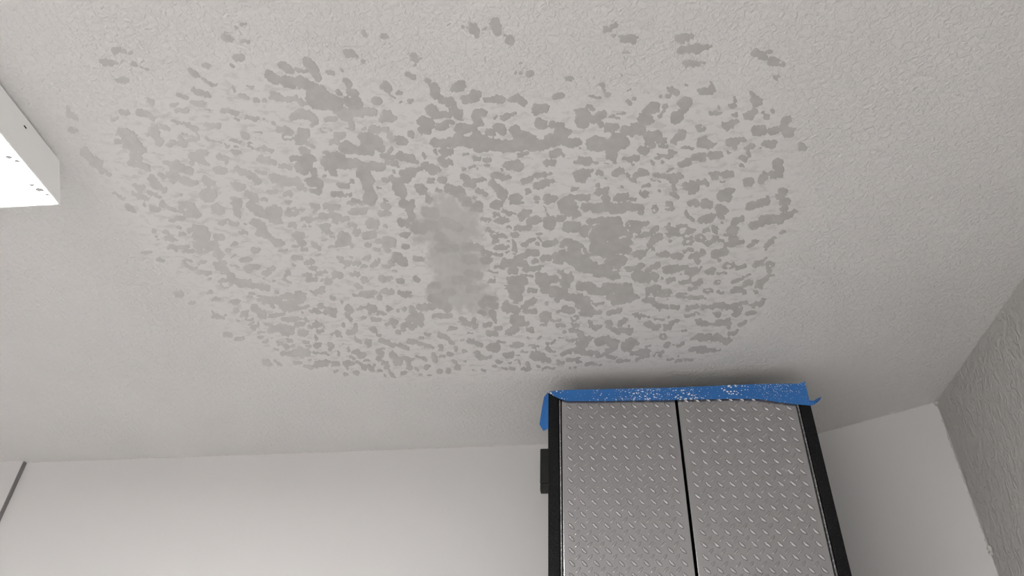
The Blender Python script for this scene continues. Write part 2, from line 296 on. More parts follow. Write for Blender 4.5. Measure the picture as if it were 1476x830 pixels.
tile(810, 155, 1, """140,40,210,40,35;170,110,190,130,60;250,90,280,110,35;310,80,370,60,30;330,130,350,150,28;430,85,460,80,18;490,55,560,50,12;490,95,510,95,14;250,15,270,20,16;410,175,450,170,42;470,180,485,180,20;750,20,830,10,40;720,100,760,100,55;650,180,700,200,50;560,200,620,220,45;480,280,540,300,60;420,330,470,340,55;270,320,340,320,68;80,310,130,310,45;10,315,50,320,25;430,420,450,430,48;470,480,475,490,22;380,495,410,498,12;160,355,165,360,14;10,420,20,425,18;20,200,50,220,35;900,30,870,80,16;1000,110,1040,80,42;1060,40,1090,20,35;1000,60,1050,70,30;1320,45,1390,45,20;780,250,850,250,48;760,300,790,310,38;870,290,900,290,28;880,340,920,345,18;700,380,760,380,30;790,360,820,350,10;700,400,740,405,18;1010,280,1060,240,42;1070,210,1080,220,24;990,300,1010,310,26;1220,200,1250,200,26;1195,170,1230,165,14;1200,185,1205,190,14;560,450,600,460,26;620,500,630,505,12;640,450,670,450,25;850,430,980,430,20;960,390,990,400,22;800,480,815,490,18;890,480,900,490,18;840,440,860,445,20;1230,310,1300,330,42;1260,275,1265,280,25;1080,355,1150,360,18;1340,330,1380,310,10;1330,420,1390,425,38;1180,440,1250,440,36;1060,500,1130,490,30;1100,470,1130,470,22;930,560,990,540,12;130,480,210,475,22;170,470,240,465,40;290,485,310,488,14;130,590,220,580,42;160,620,180,630,40;260,555,265,560,18;320,580,340,585,30;470,590,520,560,36;390,635,395,637,12;580,590,590,610,20;600,635,650,640,12;660,600,700,580,34;720,580,740,580,34;640,650,650,650,18;830,595,900,600,22;940,620,1040,610,32;960,650,1000,650,30;990,700,1000,720,22;980,770,1020,790,28;790,630,870,655,6;1060,610,1070,610,20;1100,700,1180,700,42;1140,750,1160,750,25;1220,660,1260,650,26;1280,660,1290,680,18;1150,650,1160,650,22;1330,590,1380,590,30;1340,620,1370,620,22;1430,595,1476,590,30;1410,650,1430,655,12;110,720,140,722,24;310,685,330,685,18;330,740,390,740,34;400,720,405,725,20;300,760,310,765,18;520,700,540,705,12;720,700,780,690,18;730,770,760,760,28;690,740,700,760,14;860,735,865,738,16;60,795,220,795,28;370,800,400,800,30;500,800,570,790,38;620,810,650,810,20;1430,770,1450,790,45;1400,800,1420,810,30;1150,825,1200,825,10""")
tile(1000, 155, .95, """480,70,510,55,42;530,30,540,40,28;640,85,660,80,26;690,30,710,35,22;620,40,625,45,14;360,65,375,65,14;290,165,340,150,40;350,130,370,130,32;550,210,600,205,48;690,215,740,205,34;800,140,830,110,40;780,190,800,180,26;830,220,860,225,40;880,200,890,200,18;320,310,380,310,35;360,340,370,350,28;420,290,450,285,22;650,330,700,325,36;620,320,640,330,25;580,355,600,350,10;470,360,520,345,24;480,390,480,410,28;420,450,450,455,30;420,515,430,515,16;960,345,970,350,40;745,490,755,540,50;740,580,760,590,40;690,590,710,600,36;610,620,620,610,40;590,650,600,655,25;480,655,495,655,42;460,690,465,690,15;280,600,330,590,30;255,655,265,655,12;260,750,320,740,36;250,800,300,800,40;340,735,360,730,14;780,740,800,745,36;750,790,790,790,26;560,820,650,815,14;660,790,665,795,12;800,815,840,818,15;300,390,310,400,15""")
tile(90, 290, .58, """570,30,600,60,24;630,85,650,95,16;790,65,850,75,28;730,20,740,40,10;890,20,900,30,28;940,60,980,80,24;1010,150,1060,150,25;950,165,980,165,18;1060,30,1150,40,38;1120,110,1180,110,45;1150,70,1160,75,40;1360,60,1400,90,45;1040,90,1060,95,18;1270,5,1290,5,10;800,260,815,260,18;910,275,930,280,20;830,310,840,315,12;840,340,860,340,6;930,330,970,335,28;990,335,1010,335,8;1030,235,1045,238,16;1040,290,1075,292,20;1130,260,1140,260,22;1180,240,1260,250,38;1200,320,1280,310,45;950,405,990,410,22;995,430,1000,435,18;1040,405,1110,410,22;1090,440,1150,445,20;1200,390,1350,390,40;1200,445,1290,440,18;1370,470,1400,480,42;1360,315,1420,320,26;1400,190,1440,190,18;1460,170,1476,170,15;1460,430,1476,440,20;700,448,780,450,10;730,455,750,455,10;860,520,890,530,22;1070,525,1130,525,18;1080,545,1110,580,20;1140,590,1170,600,22;1210,630,1300,640,24;1290,688,1310,690,10;1230,540,1260,540,20;1200,555,1205,560,8;1350,550,1440,550,22;1380,590,1460,610,28;1410,635,1476,645,18;1440,730,1460,730,45;1445,735,1455,735,-22;1385,712,1390,714,14;1290,805,1310,805,14;1000,815,1050,820,18""")
tile(330, 290, .66, """60,20,80,20,45;70,70,80,110,35;20,190,70,205,22;200,40,250,70,45;260,90,280,100,45;350,100,420,100,55;380,150,440,170,40;400,70,420,80,40;220,190,290,210,35;270,280,330,300,35;290,230,310,250,35;360,330,380,340,20;400,360,450,370,35;145,200,150,205,14;510,10,540,10,18;540,90,590,80,35;510,110,570,115,24;620,65,660,70,12;565,78,570,80,-8;740,40,780,55,25;720,25,730,45,14;760,80,765,80,14;740,100,750,100,8;870,40,960,45,30;900,70,920,75,20;850,50,860,50,20;1060,5,1290,15,22;1070,100,1130,95,18;1120,90,1200,85,34;1370,30,1410,50,32;1340,105,1400,105,32;650,160,720,160,22;760,160,800,155,14;820,130,860,135,32;920,120,960,140,36;980,155,1040,150,25;930,180,950,185,14;540,215,580,215,28;660,220,670,220,20;720,215,725,220,14;820,220,890,215,20;850,250,870,250,30;880,280,900,275,22;820,280,830,280,10;590,300,640,310,36;630,350,650,370,34;670,375,680,380,20;570,400,600,400,16;640,430,690,430,16;740,370,770,380,22;750,405,800,405,20;800,420,805,425,12;830,345,860,335,8;900,320,930,320,12;990,310,1040,310,38;980,370,1030,360,42;900,405,950,400,18;1080,390,1085,385,18;1070,210,1110,210,24;1120,260,1150,265,30;1130,300,1140,310,18;1250,190,1290,200,45;1320,240,1325,240,14;1220,300,1280,290,38;1310,350,1340,360,20;1400,350,1430,360,50;1390,410,1410,430,30;1220,390,1240,390,22;1280,420,1330,430,16;1440,460,1476,480,20;1380,220,1390,225,15;110,280,150,285,18;30,380,70,370,22;220,435,250,435,26;450,440,500,440,18;110,520,190,515,20;20,490,60,480,8;160,600,240,580,34;180,635,210,640,8;330,640,340,640,36;350,605,390,595,24;300,685,320,690,10;10,560,100,590,6;590,500,640,500,26;560,550,580,570,14;670,550,730,540,24;720,520,730,525,12;770,480,800,475,12;740,595,770,595,22;800,635,850,625,18;780,655,830,655,12;660,645,720,645,22;700,695,770,695,24;810,705,820,705,10;860,705,890,710,28;960,500,1000,510,16;980,540,1000,540,15;1040,550,1070,550,26;1110,550,1140,555,24;1190,575,1210,575,20;1010,585,1015,588,10;1070,500,1075,500,12;950,650,990,655,34;935,630,940,640,12;1080,655,1100,655,20;1130,640,1150,650,28;1195,695,1220,695,25;1280,580,1330,530,22;1210,500,1250,495,22;1380,570,1420,570,16;1440,540,1450,550,28;1350,690,1380,690,32;1410,675,1430,680,20;1450,610,1470,620,12;1120,750,1180,760,18;1170,810,1290,810,20;1370,800,1450,800,24;1330,815,1340,818,16;10,680,30,690,45;80,720,180,730,38;220,750,350,765,28;180,820,230,825,10;410,800,420,800,18;500,815,540,820,14;480,690,500,660,16;500,700,540,715,14;520,630,530,640,20;400,710,410,712,12;600,815,680,815,16;760,810,820,800,25;720,790,725,795,10;820,760,840,760,10""")
tile(570, 290, -.6, """440,220,540,720,300;300,220,380,420,190;640,720,800,880,170;680,120,720,300,140""")
tile(570, 290, .85, """270,90,350,110,40;200,210,380,220,40;430,180,560,230,40;380,310,440,340,35;380,410,540,420,30;620,400,740,410,30;620,510,700,520,35;650,640,740,660,30;530,690,640,710,30;650,780,720,780,30;440,800,500,810,25;300,750,380,750,25""")
tile(570, 290, 1, """60,20,140,40,40;120,80,140,130,40;40,180,80,200,38;85,220,90,220,-8;180,230,240,240,45;20,500,60,530,45;60,560,90,560,25;180,500,220,510,28;80,400,110,400,25;60,300,100,300,25;30,700,60,710,25;40,810,120,815,22;180,680,200,700,22;620,10,650,15,25;740,40,750,50,36;700,60,720,50,25;870,40,930,20,38;900,60,910,60,20;1030,15,1130,8,18;1240,0,1270,5,12;1340,5,1400,5,14;1325,50,1335,75,8;870,115,900,120,16;950,90,1010,115,16;1030,100,1050,110,10;1110,135,1150,110,40;1170,90,1190,95,25;910,175,980,170,30;990,230,1010,235,14;1190,190,1260,160,38;1060,240,1190,240,24;1040,295,1070,290,22;1350,200,1380,200,50;1330,170,1400,150,32;1450,150,1476,150,35;1350,120,1355,125,15;870,315,960,310,25;870,350,910,360,20;920,290,925,292,12;990,350,1000,350,12;900,415,960,415,24;990,395,1000,395,10;1045,350,1060,440,20;1050,470,1055,470,12;890,470,930,475,20;980,455,1000,445,10;1120,385,1160,380,22;1180,355,1220,340,20;1255,290,1300,290,10;1260,320,1300,350,10;1260,375,1270,380,18;1330,375,1420,365,28;1380,390,1390,395,12;1080,500,1160,480,30;1180,450,1250,460,32;1240,480,1260,480,20;970,550,1060,550,42;890,580,960,590,22;1090,540,1150,560,40;1140,600,1150,600,25;1230,535,1250,535,24;1200,600,1280,590,26;1300,580,1310,580,14;1310,510,1360,495,32;1420,490,1476,500,40;1410,540,1460,540,20;790,450,840,460,25;780,525,840,525,26;830,620,910,630,10;850,705,880,710,18;870,660,910,680,6;1020,620,1060,625,32;1110,650,1220,660,10;1050,710,1110,710,55;1040,770,1100,780,52;1000,680,1005,682,18;1270,660,1320,660,32;1290,710,1330,720,45;1370,690,1410,690,38;1250,700,1260,705,20;1190,785,1250,790,24;1320,790,1420,780,35;1290,795,1300,795,14;1440,800,1476,790,40;960,760,980,760,20;963,760,978,760,-11;1450,630,1470,635,16;1460,700,1476,710,20;780,160,830,170,18;820,250,850,260,15""")
tile(810, 290, 1, """40,30,60,60,80;200,50,230,50,40;310,60,420,50,48;450,70,530,60,45;570,40,700,60,38;690,90,700,95,25;100,130,150,120,30;60,230,120,230,55;200,270,240,260,55;240,175,420,165,28;400,200,480,190,60;360,280,440,270,80;300,330,340,340,60;470,270,520,260,50;600,215,680,210,42;620,260,670,260,30;730,200,760,190,20;560,290,600,300,30;320,420,400,430,75;300,390,340,390,60;450,360,600,350,32;470,420,580,430,40;500,400,540,400,30;680,310,740,295,25;790,280,840,235,26;800,350,860,315,38;770,380,780,390,24;810,425,815,430,14;850,375,852,378,-8;640,470,720,460,35;690,500,700,505,20;750,435,760,440,15;430,520,530,520,52;480,560,490,565,35;580,600,630,600,25;660,590,720,565,28;80,400,140,440,70;40,380,60,400,55;100,500,180,510,80;160,570,280,580,60;300,590,400,600,48;60,520,90,530,40;0,480,60,490,45;380,630,420,640,40;460,660,500,650,40;40,650,50,680,50;20,720,30,740,40;300,640,340,650,25;150,760,260,750,42;260,790,380,800,40;380,770,480,770,45;520,780,600,790,42;560,740,610,745,20;20,790,30,800,30;660,650,740,660,42;700,690,760,690,35;800,650,840,660,25;820,690,830,700,22;630,680,650,690,25;760,610,850,570,26;840,560,860,560,18;880,680,890,690,12;920,610,980,595,34;1000,590,1100,590,26;1110,620,1190,610,36;1140,650,1150,650,22;1050,645,1080,648,8;1230,600,1240,580,15;950,700,990,690,26;1060,720,1130,700,22;1180,730,1230,710,26;1130,775,1180,770,20;1280,620,1330,610,26;1210,745,1220,750,10;760,790,850,770,30;820,810,950,800,28;750,815,760,820,25;1040,815,1110,815,12;850,805,855,808,-10;840,470,870,475,14;880,470,920,465,30;920,440,925,445,12;980,490,1040,480,30;1080,440,1150,425,20;1030,500,1040,505,18;1150,490,1200,480,28;1190,520,1210,530,25;1240,450,1250,455,25;1360,470,1430,450,35;1390,510,1400,520,20;1440,420,1460,420,14;820,45,825,85,25;818,75,822,80,-10;950,20,960,60,30;920,70,980,65,14;943,60,948,60,-10;1150,20,1190,20,32;1270,20,1300,30,42;1400,60,1440,90,42;1400,120,1410,130,35;1240,170,1310,150,38;1330,130,1340,140,28;1100,90,1110,130,20;1120,140,1170,160,22;930,220,940,200,20;960,260,1000,260,32;1020,300,1070,300,18;1020,225,1090,215,22;930,295,980,300,18;1110,250,1150,260,18;1100,285,1160,270,18;1105,355,1140,345,38;1112,360,1135,345,-15;1220,325,1235,325,38;1225,318,1230,322,-12;1290,375,1340,350,30;1350,320,1370,320,24;1390,350,1430,350,14;1355,230,1360,270,26;1260,270,1300,260,20;960,350,965,355,12;1410,185,1415,185,10;1390,640,1450,630,12;1380,720,1390,720,25;1385,720,1388,722,-10;1270,795,1320,790,24;1290,795,1305,792,-10;1370,805,1430,800,14;1440,570,1470,560,18;1450,290,1470,290,15;110,300,115,340,-9;165,410,200,465,-9;250,500,330,545,-14;255,230,245,310,-8;30,595,50,615,-26;140,660,210,665,-22;260,700,300,720,-20;520,640,560,700,-20;600,500,640,540,-22;640,400,690,380,-22;150,140,230,150,-10;30,420,30,425,-16;500,700,520,720,-12;90,740,110,700,-10;560,130,590,220,-8""")
tile(1000, 290, 1, """490,50,560,30,36;600,25,660,10,30;510,40,515,45,20;770,10,830,8,20;800,40,790,70,25;370,180,430,155,30;340,195,360,190,22;330,210,335,210,14;520,220,600,190,34;610,170,700,155,42;720,165,760,160,40;790,130,850,120,34;870,95,900,80,22;770,195,790,190,10;330,260,370,260,42;340,330,360,330,38;300,380,360,380,30;400,365,430,350,22;270,290,280,290,14;480,395,520,380,22;530,360,560,355,14;640,400,680,360,26;690,335,720,320,14;640,425,645,435,12;190,470,260,450,40;280,430,290,440,25;280,580,340,560,28;300,580,320,575,-12;390,590,440,575,24;130,620,160,615,32;540,560,600,545,26;620,515,640,505,12;660,560,680,560,32;660,600,665,610,25;678,575,680,578,-8;650,660,700,655,14;330,715,420,690,18;440,670,500,650,10;440,735,510,715,22;570,730,630,695,28;560,750,600,755,20;545,795,550,810,14;250,635,280,630,12;200,720,210,725,24;130,795,140,790,24;220,805,260,800,14;350,790,410,785,26;440,800,450,805,20;780,270,810,265,14;790,430,800,432,6""")
tile(210, 425, .62, """300,8,330,8,16;270,5,275,8,14;380,68,425,70,17;600,35,660,38,18;780,70,820,60,24;790,130,800,135,22;850,170,890,165,28;890,145,905,145,12;595,190,640,195,22;660,205,690,210,14;590,155,595,158,10;710,175,715,178,12;805,230,820,230,16;880,215,940,220,8;960,105,1010,150,30;1000,180,1050,185,25;1050,150,1055,160,15;900,10,1010,12,8;1050,40,1180,50,38;1200,20,1400,20,25;1230,100,1310,100,48;1340,50,1380,50,30;1340,130,1440,110,18;1110,180,1210,170,20;1120,100,1130,105,20;1390,150,1400,155,10;990,45,1010,45,14;1220,215,1360,210,22;1330,265,1400,255,25;1410,220,1420,240,18;940,262,980,262,24;945,262,980,260,-13;950,300,980,295,12;1060,260,1110,270,22;1100,310,1180,305,28;1190,285,1290,300,28;1230,330,1270,330,40;1300,325,1310,325,14;1380,335,1420,335,30;1360,345,1365,350,15;700,350,750,355,24;800,385,860,382,16;815,388,855,385,-6;1000,335,1050,335,10;1000,375,1030,375,14;1050,410,1080,405,20;1110,385,1130,385,8;1180,425,1200,430,18;1140,480,1180,485,12;1270,400,1300,400,18;1230,450,1260,470,25;1290,450,1310,445,14;1390,415,1440,420,18;1430,450,1460,455,16;1215,522,1290,522,20;1330,510,1430,510,34;1370,480,1390,540,25;1320,595,1380,600,16;1410,630,1476,640,22;1060,590,1065,600,26;1090,620,1100,620,18;1140,590,1150,595,12;1170,615,1200,625,18;1450,575,1470,575,12;1460,285,1476,290,20;1470,150,1476,155,16""")
tile(450, 425, .85, """30,140,60,150,26;70,100,80,105,28;130,150,200,145,36;190,180,200,185,22;320,115,345,135,30;310,175,320,190,18;340,215,345,220,18;440,110,450,115,22;410,115,412,118,12;510,110,540,130,32;520,155,525,158,18;450,195,470,198,18;580,165,640,170,18;680,110,690,130,22;810,120,820,122,20;760,135,765,140,12;380,5,540,5,18;170,25,190,30,18;250,55,265,65,12;600,20,605,40,16;790,8,870,10,16;530,215,600,215,20;700,230,730,240,30;720,270,725,280,18;650,255,655,258,14;890,120,900,150,30;880,220,950,200,45;820,280,890,270,40;940,240,960,250,35;960,110,1060,100,34;1100,60,1190,110,45;1090,190,1220,180,24;1060,30,1180,20,30;885,243,890,245,-8;850,300,855,302,-8;1320,215,1340,215,25;1340,250,1400,265,22;1440,225,1445,275,25;1270,235,1300,240,8;1210,295,1270,300,20;1270,305,1275,310,-6;1385,335,1420,335,12;20,270,60,270,28;40,235,45,240,20;60,325,90,320,18;105,290,110,295,10;270,275,275,280,18;330,330,370,320,28;385,260,390,280,15;380,300,385,310,18;530,300,550,315,25;580,350,590,355,14;760,330,765,335,22;170,350,175,352,14;215,330,235,350,25;40,370,45,375,22;265,375,266,376,8;380,375,410,410,20;430,430,432,432,8;490,415,500,435,30;620,400,680,425,30;700,440,730,440,22;770,440,850,475,20;860,405,920,420,25;930,430,1060,465,18;1015,350,1040,355,18;960,380,980,380,12;1130,355,1200,380,25;1220,410,1250,430,20;40,445,50,450,25;25,440,70,430,12;165,450,170,465,32;260,432,280,430,7;20,515,120,522,12;130,535,140,538,8;320,470,325,490,14;370,500,400,510,28;420,530,460,530,30;330,550,380,565,10;230,500,235,550,10;590,510,610,520,28;610,485,630,480,15;580,560,590,570,20;50,615,120,605,30;130,590,150,595,22;180,610,220,610,26;290,605,340,605,28;20,610,25,612,12;400,600,450,625,18;450,635,465,635,22;510,640,530,655,26;540,620,545,625,15;560,665,562,667,8;470,580,520,582,8;700,520,760,570,28;740,590,780,600,28;780,560,900,570,18;860,600,870,640,24;640,600,660,600,22;650,635,670,640,22;620,598,625,600,14;930,545,950,548,15;980,560,1010,570,20;1085,555,1090,575,28;1070,520,1080,525,12;1130,540,1160,545,12;1130,450,1135,475,22;1175,440,1180,445,10;1005,635,1020,640,22;210,680,215,682,16;290,700,300,702,24;310,655,312,658,10;390,680,395,690,25;600,670,620,675,12;640,715,650,718,14;700,680,715,700,18;720,715,730,722,18;800,690,830,690,16;920,660,940,662,16;835,660,870,655,12;950,710,970,712,8;1030,712,1040,712,6;1110,675,1130,680,20;1200,670,1210,680,24;1215,655,1217,658,15;1210,525,1225,530,24;1340,490,1345,492,20;1260,585,1265,590,22;1350,592,1360,593,14;1285,640,1290,650,24;1390,405,1400,408,22;1440,420,1460,430,30;1450,520,1470,530,28;1320,395,1340,400,12;1430,660,1435,665,12;1270,470,1275,490,16""")
tile(690, 425, .95, """60,35,130,45,25;110,80,140,90,25;30,70,50,80,25;20,150,40,160,18;120,165,140,190,32;140,220,150,225,22;60,265,110,260,24;160,290,200,290,22;90,340,150,345,28;95,258,100,260,-8;300,15,360,25,32;330,60,340,60,16;230,115,250,130,38;290,120,340,150,35;240,75,245,80,15;430,75,480,60,28;390,105,420,100,24;420,145,500,145,22;490,40,495,45,20;595,82,605,83,18;330,220,350,230,55;300,310,330,300,38;260,340,280,345,25;370,270,430,255,22;430,305,480,310,22;490,325,495,330,10;580,180,610,190,40;570,230,600,230,28;560,268,600,265,12;650,235,700,230,14;700,270,750,270,22;710,225,720,228,16;690,290,700,292,8;640,0,800,10,22;680,40,700,50,20;760,130,830,140,34;860,100,890,110,14;700,140,740,140,14;880,50,960,60,45;950,110,970,130,45;920,160,990,170,25;1030,90,1090,70,22;1150,20,1300,20,35;1200,60,1280,40,40;1330,30,1400,15,25;1030,155,1070,155,22;1140,160,1250,140,24;800,20,900,30,40;840,215,870,200,22;845,212,860,205,-10;840,265,880,268,22;810,315,870,310,18;840,322,860,320,-6;755,333,765,333,15;980,240,985,245,22;1000,275,1070,285,22;1020,295,1030,300,14;1150,250,1180,260,24;1140,280,1170,285,18;1260,260,1290,220,24;1200,310,1240,330,26;1250,315,1350,312,24;1330,270,1340,275,14;1400,180,1450,185,18;1385,175,1390,178,16;1160,230,1165,235,18;530,390,560,370,10;430,382,445,383,5;650,425,680,405,14;600,430,620,430,12;900,350,920,370,30;910,400,970,390,32;880,440,950,430,30;860,490,910,490,28;750,520,820,500,25;920,510,1060,520,24;1060,540,1140,525,20;1140,545,1210,560,18;1160,490,1210,470,28;1170,430,1210,420,32;1060,410,1140,400,38;1100,380,1150,380,20;780,410,860,400,16;710,385,760,385,6;1210,440,1220,445,20;990,380,1020,378,6;1330,430,1370,425,38;1300,470,1330,475,32;1340,400,1350,405,20;1400,440,1420,435,10;1360,520,1440,515,20;1450,495,1476,495,22;320,440,370,440,28;280,450,290,455,14;440,455,520,455,14;470,465,500,465,10;100,460,160,470,38;180,410,230,420,14;20,440,25,445,20;0,530,30,550,28;70,555,100,550,14;250,530,290,535,30;340,535,370,540,8;390,505,430,508,10;600,480,620,490,22;640,500,670,500,15;490,540,560,545,38;520,510,530,515,24;570,575,610,580,26;680,547,695,547,7;150,595,200,600,16;310,580,360,585,10;355,600,365,610,15;260,605,280,605,12;430,620,440,640,28;400,655,450,660,18;280,650,310,652,16;210,655,235,658,12;120,630,150,630,12;520,630,530,632,16;560,655,600,650,14;620,650,670,650,12;30,660,60,670,14;700,600,740,600,18;790,580,870,570,18;870,597,920,598,12;890,560,895,560,10;950,612,1010,605,18;1040,612,1090,615,8;1240,590,1300,580,18;1310,575,1340,573,10;800,650,860,645,8;1410,580,1430,570,12;1440,550,1455,560,12""")
tile(900, 425, .95, """180,45,240,45,26;250,70,310,100,28;330,100,380,108,20;300,125,310,130,10;430,110,480,112,24;550,120,640,105,22;700,110,780,100,22;790,95,880,95,26;870,70,880,72,12;460,10,560,15,18;580,20,680,30,22;700,35,730,35,10;300,5,400,10,10;380,40,390,41,6;30,20,60,20,45;920,105,980,95,28;980,130,1030,120,24;970,180,1010,160,20;1000,80,1080,60,20;1150,95,1220,60,25;1220,35,1240,35,14;1150,118,1160,120,10;1085,165,1150,162,20;1060,75,1100,75,12;100,180,140,190,20;170,190,210,190,16;105,165,110,168,14;30,330,60,315,25;540,180,600,175,18;620,155,660,165,6;820,170,830,175,26;790,160,800,160,8;380,190,390,195,14;290,215,350,225,14;270,215,275,220,14;190,260,240,270,25;250,300,300,290,22;220,245,225,250,18;310,270,315,275,12;360,290,400,280,24;410,260,470,235,20;460,230,480,225,18;650,240,720,250,28;740,260,860,260,20;830,240,860,240,25;880,250,920,250,32;920,290,930,290,20;660,215,670,220,18;910,220,930,215,14;930,340,980,340,22;990,310,995,315,10;1015,262,1060,242,20;510,315,550,315,12;350,365,360,370,30;350,370,352,372,-10;180,400,190,402,6;610,380,680,360,26;680,390,760,370,30;780,400,830,370,24;830,360,850,365,22;870,400,920,400,26;890,425,900,430,12;20,450,60,420,48;90,430,110,440,22;20,480,40,480,22;370,445,390,445,28;430,440,440,440,6;470,450,520,430,14;200,455,230,450,12;600,485,700,480,26;640,510,700,510,14;720,490,800,485,20;810,490,850,488,10;70,525,120,520,16;150,500,200,500,25;170,530,200,540,22;120,575,150,560,14;20,580,40,578,14;280,510,350,500,14;265,540,270,550,10;310,540,320,545,14;370,570,430,565,12;440,550,470,550,6;460,585,510,580,18;540,578,600,578,14;610,570,630,570,8""")

GX0, GY0, STEP = 95.0, 15.0, 1.25
NX, NY = int(1110 / STEP), int(545 / STEP)
px = GX0 + np.arange(NX) * STEP; py = GY0 + np.arange(NY) * STEP
rs = np.random.RandomState(11)
def vnoise(cell):                    # smooth value noise over the traced sheet
    gw, gh = int(1110 / cell) + 3, int(545 / cell) + 3
    g = rs.rand(gh, gw) * 2 - 1
    u = (px - GX0) / cell; v = (py - GY0) / cell
    iu, iv = u.astype(int), v.astype(int); fu, fv = u - iu, v - iv
    fu = fu * fu * (3 - 2 * fu); fv = fv * fv * (3 - 2 * fv)
    a = g[np.ix_(iv, iu)]; b = g[np.ix_(iv, iu + 1)]; c = g[np.ix_(iv + 1, iu)]; d = g[np.ix_(iv + 1, iu + 1)]
    fu = fu[None, :]; fv = fv[:, None]
    return (a * (1 - fu) + b * fu) * (1 - fv) + (c * (1 - fu) + d * fu) * fv
wxn = vnoise(7) * 1.9 + vnoise(3.4) * 0.9; wyn = vnoise(7) * 1.4 + vnoise(3.4) * 0.8
edge = vnoise(4.2) * 0.9 + vnoise(2.2) * 1.1
SD = np.full((NY, NX), 50.0); TN = np.zeros((NY, NX)); HOLE = np.full((NY, NX), 50.0); SM = np.full((NY, NX), 50.0)
for tx, ty, tn, data in TILES:
    for st in data.split(';'):
        x1, y1, x2, y2, r = [float(t) / S for t in st.split(',')]
        x1 += tx; x2 += tx; y1 += ty; y2 += ty
        R = abs(r) + 9
        i0 = max(0, int((min(x1, x2) - R - GX0) / STEP)); i1 = min(NX, int((max(x1, x2) + R - GX0) / STEP) + 2)
        j0 = max(0, int((min(y1, y2) - R - GY0) / STEP)); j1 = min(NY, int((max(y1, y2) + R - GY0) / STEP) + 2)
        if i1 <= i0 or j1 <= j0: continue
        X = px[None, i0:i1] + wxn[j0:j1, i0:i1]; Y = py[j0:j1, None] + wyn[j0:j1, i0:i1]
        dx, dy = x2 - x1, y2 - y1; L2 = dx * dx + dy * dy + 1e-9
        t = np.clip(((X - x1) * dx + (Y - y1) * dy) / L2, 0, 1)
        d = np.hypot(X - x1 - dx * t, Y - y1 - dy * t) - abs(r)
        if tn < 0:                     # a rubbed smear with soft ragged edges
            SM[j0:j1, i0:i1] = np.minimum(SM[j0:j1, i0:i1], d)
        elif r < 0:
            HOLE[j0:j1, i0:i1] = np.minimum(HOLE[j0:j1, i0:i1], d)
        else:
            SD[j0:j1, i0:i1] = np.minimum(SD[j0:j1, i0:i1], d)
            TN[j0:j1, i0:i1] = np.maximum(TN[j0:j1, i0:i1], tn * np.clip(1.0 - (d - 1.0) / 2.5, 0, 1))
FLD = np.maximum(SD, -HOLE - 0.3) + edge
STK = np.where(SM < 12, vnoise(9) * 0.26 + vnoise(4) * 0.2 + vnoise(2.2) * 0.1, 0)
SMN = SM + vnoise(24) * 11 + vnoise(11) * 6
SM2 = SMN + vnoise(6) * 5 + vnoise(3) * 3 + 2
TN = np.where(SD < 1.0, TN, np.maximum(TN * (SD < 2.5), np.clip(0.02 - SMN / 24 + STK, 0.03, 0.66)))
TN = np.maximum(TN, np.clip(0.02 - SMN / 24 + STK, 0, 0.66))
FLD = np.minimum(FLD, SM2)
FLD[0, :] = FLD[-1, :] = 5; FLD[:, 0] = FLD[:, -1] = 5
TN = np.clip(TN + vnoise(16) * 0.10 + vnoise(5) * 0.07, 0.03, 1.05)
ins = FLD < 0
lab = -np.ones((NY, NX), int); comps = []
for j, i in zip(*np.nonzero(ins)):
    if lab[j, i] >= 0: continue
    n = len(comps); stack = [(j, i)]; lab[j, i] = n; cnt = 0
    while stack:
        a, b = stack.pop(); cnt += 1
        for c, d in ((a + 1, b), (a - 1, b), (a, b + 1), (a, b - 1)):
            if ins[c, d] and lab[c, d] < 0: lab[c, d] = n; stack.append((c, d))
    comps.append(cnt)
order = sorted(range(len(comps)), key=lambda c: -comps[c])
single = set(order[:299])
store = {}                          # component -> vertices, tones, faces, index
def bucket(c):
    key = c if c in single else -1
    if key not in store: store[key] = ([], [], [], {})
    return store[key]
def put(b, key, x, y, dep, tn):
    vs, ts, fs, ix = b
    if key in ix: return ix[key]
    p = on_z(x, y, CEIL_Z)
    z = CEIL_Z - 0.0001 if dep <= 0 else CEIL_Z - 0.0002 - 0.00025 * min(1.0, dep / 3.5)
    ix[key] = len(vs); vs.append((p.x, p.y, z)); ts.append(tn); return ix[key]
act = ins[:-1, :-1] | ins[1:, :-1] | ins[:-1, 1:] | ins[1:, 1:]
for j, i in zip(*np.nonzero(act)):
    cs = ((j, i), (j, i + 1), (j + 1, i + 1), (j + 1, i))
    inside = [ins[c] for c in cs]
    groups = [cs]
    if sum(inside) == 2 and inside[0] == inside[2]: groups = None
    loops = []
    def walk(which):
        out = []
        for q in range(4):
            a, b2 = cs[q], cs[(q + 1) % 4]
            if which is None or q in which:
                if inside[q]: out.append(('n', a))
            if inside[q] != inside[(q + 1) % 4] and (which is None or (q if inside[q] else (q + 1) % 4) in which):
                out.append(('e', a, b2))
        return out
    if groups is None:
        for q in range(4):
            if inside[q]: loops.append((walk({q}), cs[q]))
    else:
        loops.append((walk(None), next(c for c, s_ in zip(cs, inside) if s_)))
    for lp, rep in loops:
        b = bucket(lab[rep]); f = []
        for e in lp:
            if e[0] == 'n':
                a = e[1]; f.append(put(b, a, px[a[1]], py[a[0]], -FLD[a], TN[a]))
            else:
                a, c = sorted(e[1:]); t = FLD[a] / (FLD[a] - FLD[c])
                t = min(0.98, max(0.02, t))
                f.append(put(b, (a, c), px[a[1]] * (1 - t) + px[c[1]] * t, py[a[0]] * (1 - t) + py[c[0]] * t, 0, max(TN[a], TN[c])))
        if len(set(f)) >= 3: b[2].append(tuple(f))
